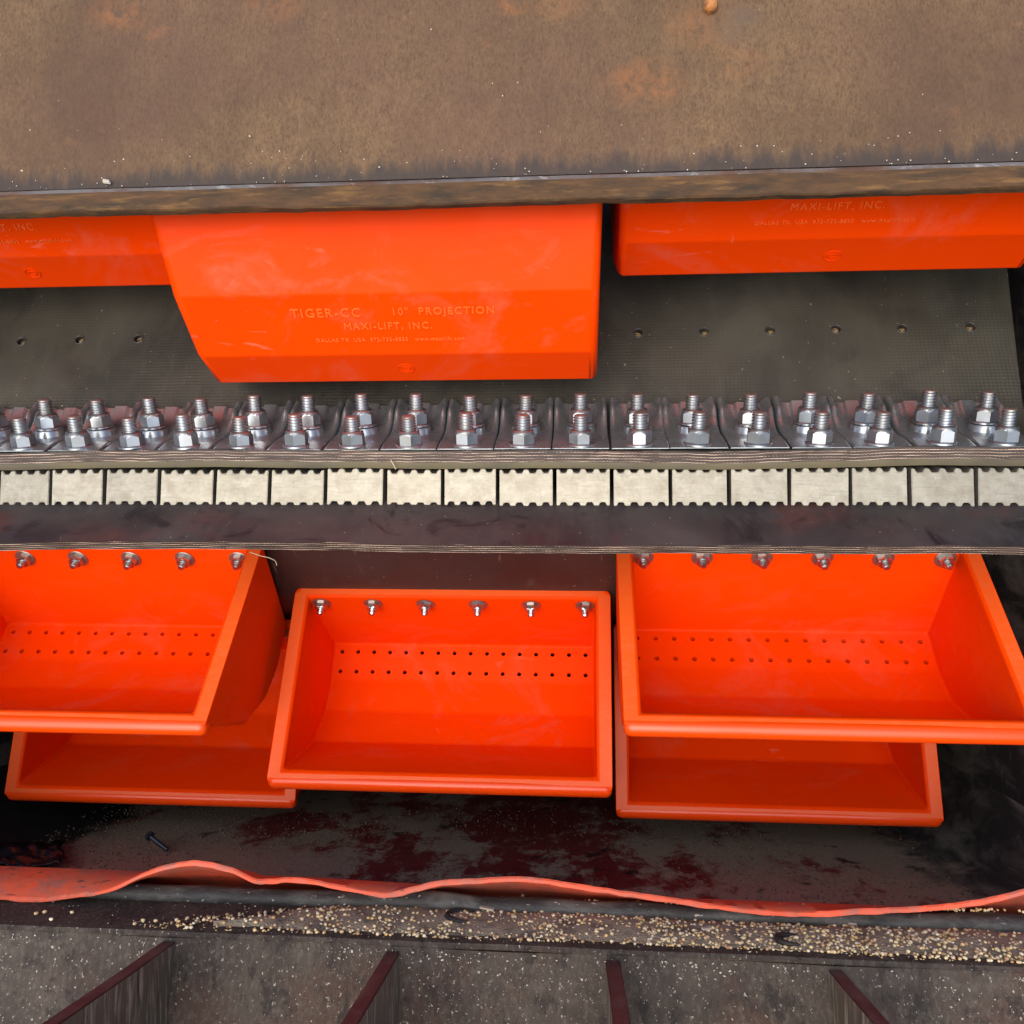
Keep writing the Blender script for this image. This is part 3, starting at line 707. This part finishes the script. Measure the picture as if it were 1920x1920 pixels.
# ------------------------------------------------------------------ liner, gasket, ledge, ribbed front
edge_px = [(-80, 1672), (0, 1678), (75, 1682), (140, 1674), (200, 1666), (260, 1640), (310, 1622), (370, 1614), (430, 1626), (480, 1648), (505, 1648), (560, 1646), (640, 1660), (720, 1673), (770, 1664), (820, 1652), (900, 1647), (980, 1644), (1060, 1654), (1150, 1668), (1250, 1682), (1350, 1697), (1450, 1707), (1530, 1709), (1620, 1704), (1720, 1700), (1800, 1692), (1870, 1680), (1930, 1664), (2000, 1640)]
eg = smoothcurve([at(px, py, .922) for px, py in edge_px], 14)
def zback(x): return -.380 - .010*max(0, min(1, (x+.25)*3)) + .004*noise.noise((x*5, 1, 0))
v, f = [], []
T_ = .0068
for q in eg:
    bz = zback(q.x); A = Vector((q.x, .922, q.z)); B = Vector((q.x, 1.02, bz-.004)); Cc = Vector((q.x, 1.05, FZ+.03))
    mid = A.lerp(B, .42)+Vector((0, 0, .004)); mid.z = max(mid.z, -.3560 - .008*max(0, min(1, (q.x+.3)*3)))
    T_ = .0068*(1+.22*noise.noise((q.x*9, 3, 1))+.16*noise.noise((q.x*45, 7, 1))); A.y += .0012*noise.noise((q.x*60, 2, 2)); A.z += .0006*noise.noise((q.x*80, 2, 5))
    dn = Vector((0, .25, -.97))*T_
    row = [A+Vector((0, .0012, 0)), mid, B, Cc, Cc+Vector((0, -.006, 0)), B+dn+Vector((0, -.004, 0)), mid+dn, A+dn+Vector((0, .001, 0)), A+Vector((0, -.0006, -T_*.75)), A+Vector((0, -.0006, -T_*.22))]
    v += row
m = 10
for i in range(len(eg)-1):
    for k in range(m): f.append((i*m+k, i*m+(k+1) % m, (i+1)*m+(k+1) % m, (i+1)*m+k))
ol = mesh('liner_strip', v, f, LINER, None, 50); tag(ol, 'wavy orange rubber liner strip curling along the bottom of the opening', 'liner')
pts = [Vector((XL-.1+(XR-XL+.2)*i/90, .950+.004*noise.noise((i*.15, 1, 0)), -.3755+.0035*noise.noise((i*.21, 5, 0)))) for i in range(91)]
gs = mesh('gasket_strip', *ribbon(pts, lambda i: .0108+.003*noise.noise((i*.25, 9, 2)), 10), GASK, None, 60)
tag(gs, 'dirty black rubber gasket strip lying under the orange liner', 'gasket')
LEDZ = -.3795
LF = .868
ledge = empty('ribbed_front', 'dusty brown steel front at the bottom with a ledge and four ribs', 'steel front', (0, LF, LEDZ))
def loc_(y, z): return (y-LF, z-LEDZ)
def lstrip(name, prof, mat, jit=.0015, smooth=40):
    o = strip(name, [loc_(*p_) for p_ in prof], XL-.1, XR+.1, mat, 120, jit, smooth); o.parent = ledge; return o
lstrip('ledge', [(.985, LEDZ), (.93, LEDZ), (.90, LEDZ), (.876, LEDZ), (LF+.001, LEDZ-.0008), (LF-.0015, LEDZ-.0042), (LF, LEDZ-.0062)], DUSTY)
lstrip('face_plate', [(LF, LEDZ-.0062), (LF-.003, LEDZ-.016), (LF-.008, LEDZ-.035), (LF-.016, LEDZ-.06), (LF-.030, LEDZ-.10), (LF-.05, LEDZ-.16)], DUSTY, .002)
for (pt, pb) in (((318, 1768), (105, 1920)), ((738, 1782), (640, 1920)), ((1148, 1790), (1150, 1920)), ((1565, 1802), (1668, 1920))):
    x = at(pt[0], pt[1], LF).x
    th = .0145
    top = [(LF-.001, LEDZ-.010), (.78, LEDZ+.000), (.60, LEDZ+.022), (.60, LEDZ-.15), (LF-.001, LEDZ-.15)]
    bm = bmesh.new()
    L_ = [bm.verts.new((x-th/2+.0015*k, *loc_(*q))) for k, q in enumerate(top)]; R_ = [bm.verts.new((x+th/2+.0015*k, *loc_(*q))) for k, q in enumerate(top)]
    ft = [bm.faces.new((L_[k], R_[k], R_[k+1], L_[k+1])) for k in range(4)] + [bm.faces.new(L_[::-1]), bm.faces.new(R_)]
    for k, g in enumerate(ft): g.material_index = 0 if k < 4 else 1
    bmesh.ops.recalc_face_normals(bm, faces=bm.faces)
    bmesh.ops.bevel(bm, geom=[e for e in bm.edges if e.calc_face_angle(0) > .5], offset=.0012, segments=2, affect='EDGES')
    from_bm('rib', bm, [MAROON, RIBSIDE], ledge, 40)
# bolt hole rings half buried in the dust of the ledge
for (px, py, rr_) in ((872, 1727, .0185), (1487, 1772, .015)):
    q = at(px, py, .9); q = q*(LEDZ/q.z)
    pts = [Vector((rr_*math.cos(a), rr_*.75*math.sin(a), .002)) for a in [PI*.35+PI*1.25*k/24 for k in range(25)]]
    o = mesh('bolt_hole_rim', *ribbon(pts, lambda i: .0032*math.sin(PI*(i+1)/26)+.0004, 6), dkp, ledge, 60)
    o.location = (q.x, q.y-LF, .0035)

# ------------------------------------------------------------------ spilled grain, dust, scraps
ICO = bmesh.new(); bmesh.ops.create_icosphere(ICO, subdivisions=1, radius=1)
IV = [v_.co.copy() for v_ in ICO.verts]; IF = [tuple(v_.index for v_ in g.verts) for g in ICO.faces]; ICO.free()
def scatter(name, items, mat, par=None):
    v, f = [], []
    for pos, s, sq in items:
        rm = Matrix.Rotation(rnd.uniform(0, 6.3), 3, 'Z') @ Matrix.Rotation(rnd.uniform(-.5, .5), 3, 'X'); b0 = len(v)
        for c in IV: v.append(tuple(rm @ Vector((c.x*s*sq[0], c.y*s*sq[1], c.z*s*sq[2])) + pos))
        f += [tuple(b0+i for i in g) for g in IF]
    o = mesh(name, v, f, mat, par, 80); return kind(o, 'stuff')
def onledge(px, py, z=LEDZ):
    q = at(px, py, .9); return q*(z/q.z)
# bed of dust under the grain, widening to the right
lo_px = [(300, 1730, 1742), (420, 1718, 1744), (560, 1702, 1748), (700, 1692, 1752), (850, 1694, 1758), (1000, 1700, 1763), (1150, 1712, 1768), (1300, 1724, 1775), (1450, 1732, 1781), (1600, 1736, 1788), (1750, 1738, 1796), (1940, 1740, 1806)]
def band(px):
    for a, b in zip(lo_px, lo_px[1:]):
        if a[0] <= px <= b[0]: t = (px-a[0])/(b[0]-a[0]); return a[1]+(b[1]-a[1])*t, a[2]+(b[2]-a[2])*t
    return lo_px[0][1:] if px < 300 else lo_px[-1][1:]
v, f = [], []; NB = 9
for i in range(121):
    px = 400+1550*i/120; t0, t1 = band(px)
    if i < 14: t0, t1 = t0+(t1-t0)*(.5-.5*i/14), t1-(t1-t0)*(.3-.3*i/14)
    for k in range(NB):
        s = k/(NB-1); py = t0+(t1-t0)*s + (5*noise.noise((px*.03, k*2., 0)) if k in (0, NB-1) else 0)
        q = onledge(px, py); q.z = LEDZ + .0012 + (.006*math.sin(PI*s)*(.6+.5*noise.noise((px*.02, s*3, 3)))) - (.003 if k in (0, NB-1) else 0); v.append(q)
for i in range(120):
    for k in range(NB-1): f.append((i*NB+k, i*NB+k+1, (i+1)*NB+k+1, (i+1)*NB+k))
kind(tag(mesh('grain_dust', v, f, BED, None, 60), 'brown caked grain dust lying along the bottom ledge', 'dust'), 'stuff')
it = []
for n in range(3800):
    px = 330+1600*rnd.random()**.85; t0, t1 = band(px); s = rnd.random()
    if px < 560 and rnd.random() < .55: continue
    if noise.noise((px*.012, s*2, 0)) < -.18 and rnd.random() < .6: continue
    s = min(1.03, max(0, s + (.25*(rnd.random()) if rnd.random() < .4 else 0)))
    q = onledge(px, t0+(t1-t0)*s); small = rnd.random() < .55
    r = rnd.uniform(.0007, .0014) if small else rnd.uniform(.0014, .0023)
    q.z = LEDZ + r*.75 + .0045*math.sin(PI*min(1, max(0, s)))*rnd.uniform(.6, 1)
    it.append((q, r, (rnd.uniform(1, 1.25), rnd.uniform(.85, 1), rnd.uniform(.75, .95)) if not small else (rnd.uniform(1.1, 1.9), rnd.uniform(.5, .9), rnd.uniform(.4, .8))))
for px, py in ((68, 1716), (84, 1713), (96, 1727), (135, 1714), (253, 1735), (268, 1729), (292, 1730), (688, 1690), (980, 1683)):
    q = onledge(px, py); q.z += .002; it.append((q, .0024, (1.15, .9, .8)))
for n in range(900):
    px = rnd.uniform(250, 1930); t0, t1 = band(px); q = onledge(px, t0+(t1-t0)*rnd.gauss(.6, .38)); q.z += .001
    if q.y > .938 or q.y < LF+.003: continue
    it.append((q, rnd.uniform(.0005, .0012), (rnd.uniform(1, 2.2), rnd.uniform(.5, .9), .5)))
for n in range(120):
    px = rnd.uniform(860, 1920) if rnd.random() < .7 else rnd.uniform(1700, 1930); q = at(px, 1686+(px-900)*.022+rnd.uniform(-3, 3), .955); q.z = max(q.z, LEDZ+.012); it.append((q, rnd.uniform(.0012, .002), (1.1, .9, .9)))
g = scatter('spilled_grain', it, GRAIN); tag(g, 'loose golden grain kernels spilled along the bottom ledge', 'grain')
it = []
for n in range(9000):
    x = rnd.uniform(XL+.08, XR-.09); y = rnd.uniform(1.06, 1.75)
    d = noise.noise((x*3.2, y*4.2, 2)) + (.35 if abs(x-XC) > .4 else -.25)
    if d < rnd.uniform(-.25, .5): continue
    it.append((Vector((x, y, FZ+.003*noise.noise((x*8, y*8, 0))+.001)), rnd.uniform(.0007, .0019), (1.2, .9, .7)))
g = scatter('floor_grain', it, DGRAIN); tag(g, 'dirty grain and dust scattered over the dark red boot floor', 'grain')
it = []
for n in range(3600):
    x = rnd.uniform(XL, XR); a = rnd.random()**1.3
    dz = .008+.062*a; y = LF-.003-max(0, dz-.016)*.29
    if noise.noise((x*4, dz*14, 5)) + .5*noise.noise((x*19, dz*50, 2)) < rnd.uniform(-.1, .45): continue
    it.append((Vector((x, y-.0004, LEDZ-dz)), .0003+.0009*rnd.random()**2.2, (rnd.uniform(.8, 1.8), .6, rnd.uniform(.7, 1.1))))
for n in range(160):
    x = rnd.uniform(XL, XR); it.append((Vector((x, rnd.uniform(LF+.003, .94), LEDZ+.0006)), rnd.uniform(.0004, .001), (1.4, .7, .5)))
for n in range(150):
    x = rnd.uniform(-.85, .75); q = Vector((0, LY, LZ))+Vector(pp(x, .029+.035*rnd.random()**3, .000)); it.append((q, rnd.uniform(.0004, .0010), (1.2, .8, .9)))
g = scatter('pale_debris', it, FLECK); tag(g, 'tiny pale chaff flecks dusted over the steel panel and ribbed front', 'debris')
# chip on the flange, scraps and loose things
def slab(name, pos, size, rot, mat, label, cat):
    bm = bmesh.new(); bmesh.ops.create_cube(bm, size=1)
    for v_ in bm.verts: v_.co = Vector((v_.co.x*size[0]*(1+.25*rnd.uniform(-1, 1)), v_.co.y*size[1]*(1+.25*rnd.uniform(-1, 1)), v_.co.z*size[2]))
    bmesh.ops.bevel(bm, geom=bm.edges[:], offset=min(size)*.2, segments=1, affect='EDGES')
    o = from_bm(name, bm, mat, None, 30); o.location = pos; o.rotation_euler = rot; return tag(o, label, cat)
q = Vector((0, LY, LZ)) + onpanel(203, 343) + pn*.003
slab('paint_chip', q, (.0075, .004, .004), (-.4, .1, .2), FLECK, 'small grey chip lying on the flange of the rusted panel', 'chip')
slab('white_chip', onledge(1595, 1739)+Vector((0, 0, .004)), (.011, .004, .002), (0, 0, -.1), FLECK, 'small white splinter on the gasket at lower right', 'chip')
slab('white_chip', onledge(1325, 1752)+Vector((0, 0, .006)), (.010, .005, .002), (0, 0, .4), FLECK, 'small bluish white flake lying among the grain', 'chip')
slab('white_chip', onledge(912, 1715)+Vector((0, 0, .007)), (.016, .007, .002), (0, .1, -.2), FLECK, 'pale flat flake beside the buried ring on the ledge', 'chip')
def onfloor(px, py): q = at(px, py, 1.3); return q*((FZ+.003)/q.z)
q = onfloor(295, 1580)
tip = onfloor(309, 1597)+Vector((0, 0, .006)); hd = at(284, 1570, tip.y+.01); lb = empty('loose_bolt', 'small dark blue bolt lying on the boot floor at lower left', 'bolt', (tip+hd)/2); lb.rotation_euler = (hd-tip).to_track_quat('Z', 'Y').to_euler()
mesh('shank', *lathe(thread(.0040, -.022, .018, 10, .0006), 10), BLUEB, lb, 50); mesh('head', *nutvf(.008, .006), BLUEB, lb, 40).location = (0, 0, .0175)
# crumpled black plastic on the left
v, f = [], []
for i in range(19):
    for k in range(9):
        px, py = -30+(150+34*noise.noise((k*.55, 3, 7)))*i/18, 1602+38*k/8
        if k == 0: py += 10*noise.noise((i*.5, 0, 1))-6
        q = onfloor(px, py); q.z += .013+.012*noise.noise((i*.33, k*.4, 3)) ; q.y += .02*noise.noise((i*.3, k*.3, 8)); v.append(q)
for i in range(18):
    for k in range(8): f.append((i*9+k, (i+1)*9+k, (i+1)*9+k+1, i*9+k+1))
o = mesh('plastic_scrap', v, f, BAG, None, 60); so_ = o.modifiers.new('thick', 'SOLIDIFY'); so_.thickness = .0012
tag(o, 'crumpled black plastic scrap lying behind the liner at far left', 'plastic')
pts = smoothcurve([at(468, 1035, 1.03), at(488, 1042, 1.03), at(505, 1046, 1.03), at(516, 1052, 1.035), at(519, 1060, 1.04)], 5)
tag(mesh('loose_thread', *ribbon(pts, .0005, 5), FIBRE, None, 60), 'pale frayed thread hanging from the lower belt edge at left', 'thread')
pts = smoothcurve([at(733, 862, .998), at(737, 870, .994), at(742, 880, .997)], 4)
tag(mesh('loose_thread', *ribbon(pts, .0006, 5), FIBRE, None, 60), 'short pale thread hanging over a filler block left of centre', 'thread')

# ------------------------------------------------------------------ tilt the place to the lean chosen for its light
bpy.context.view_layer.update()
for o in list(C.objects):
    if o.parent is None and o.type != 'LIGHT':
        o.matrix_basis = GM @ o.matrix_basis
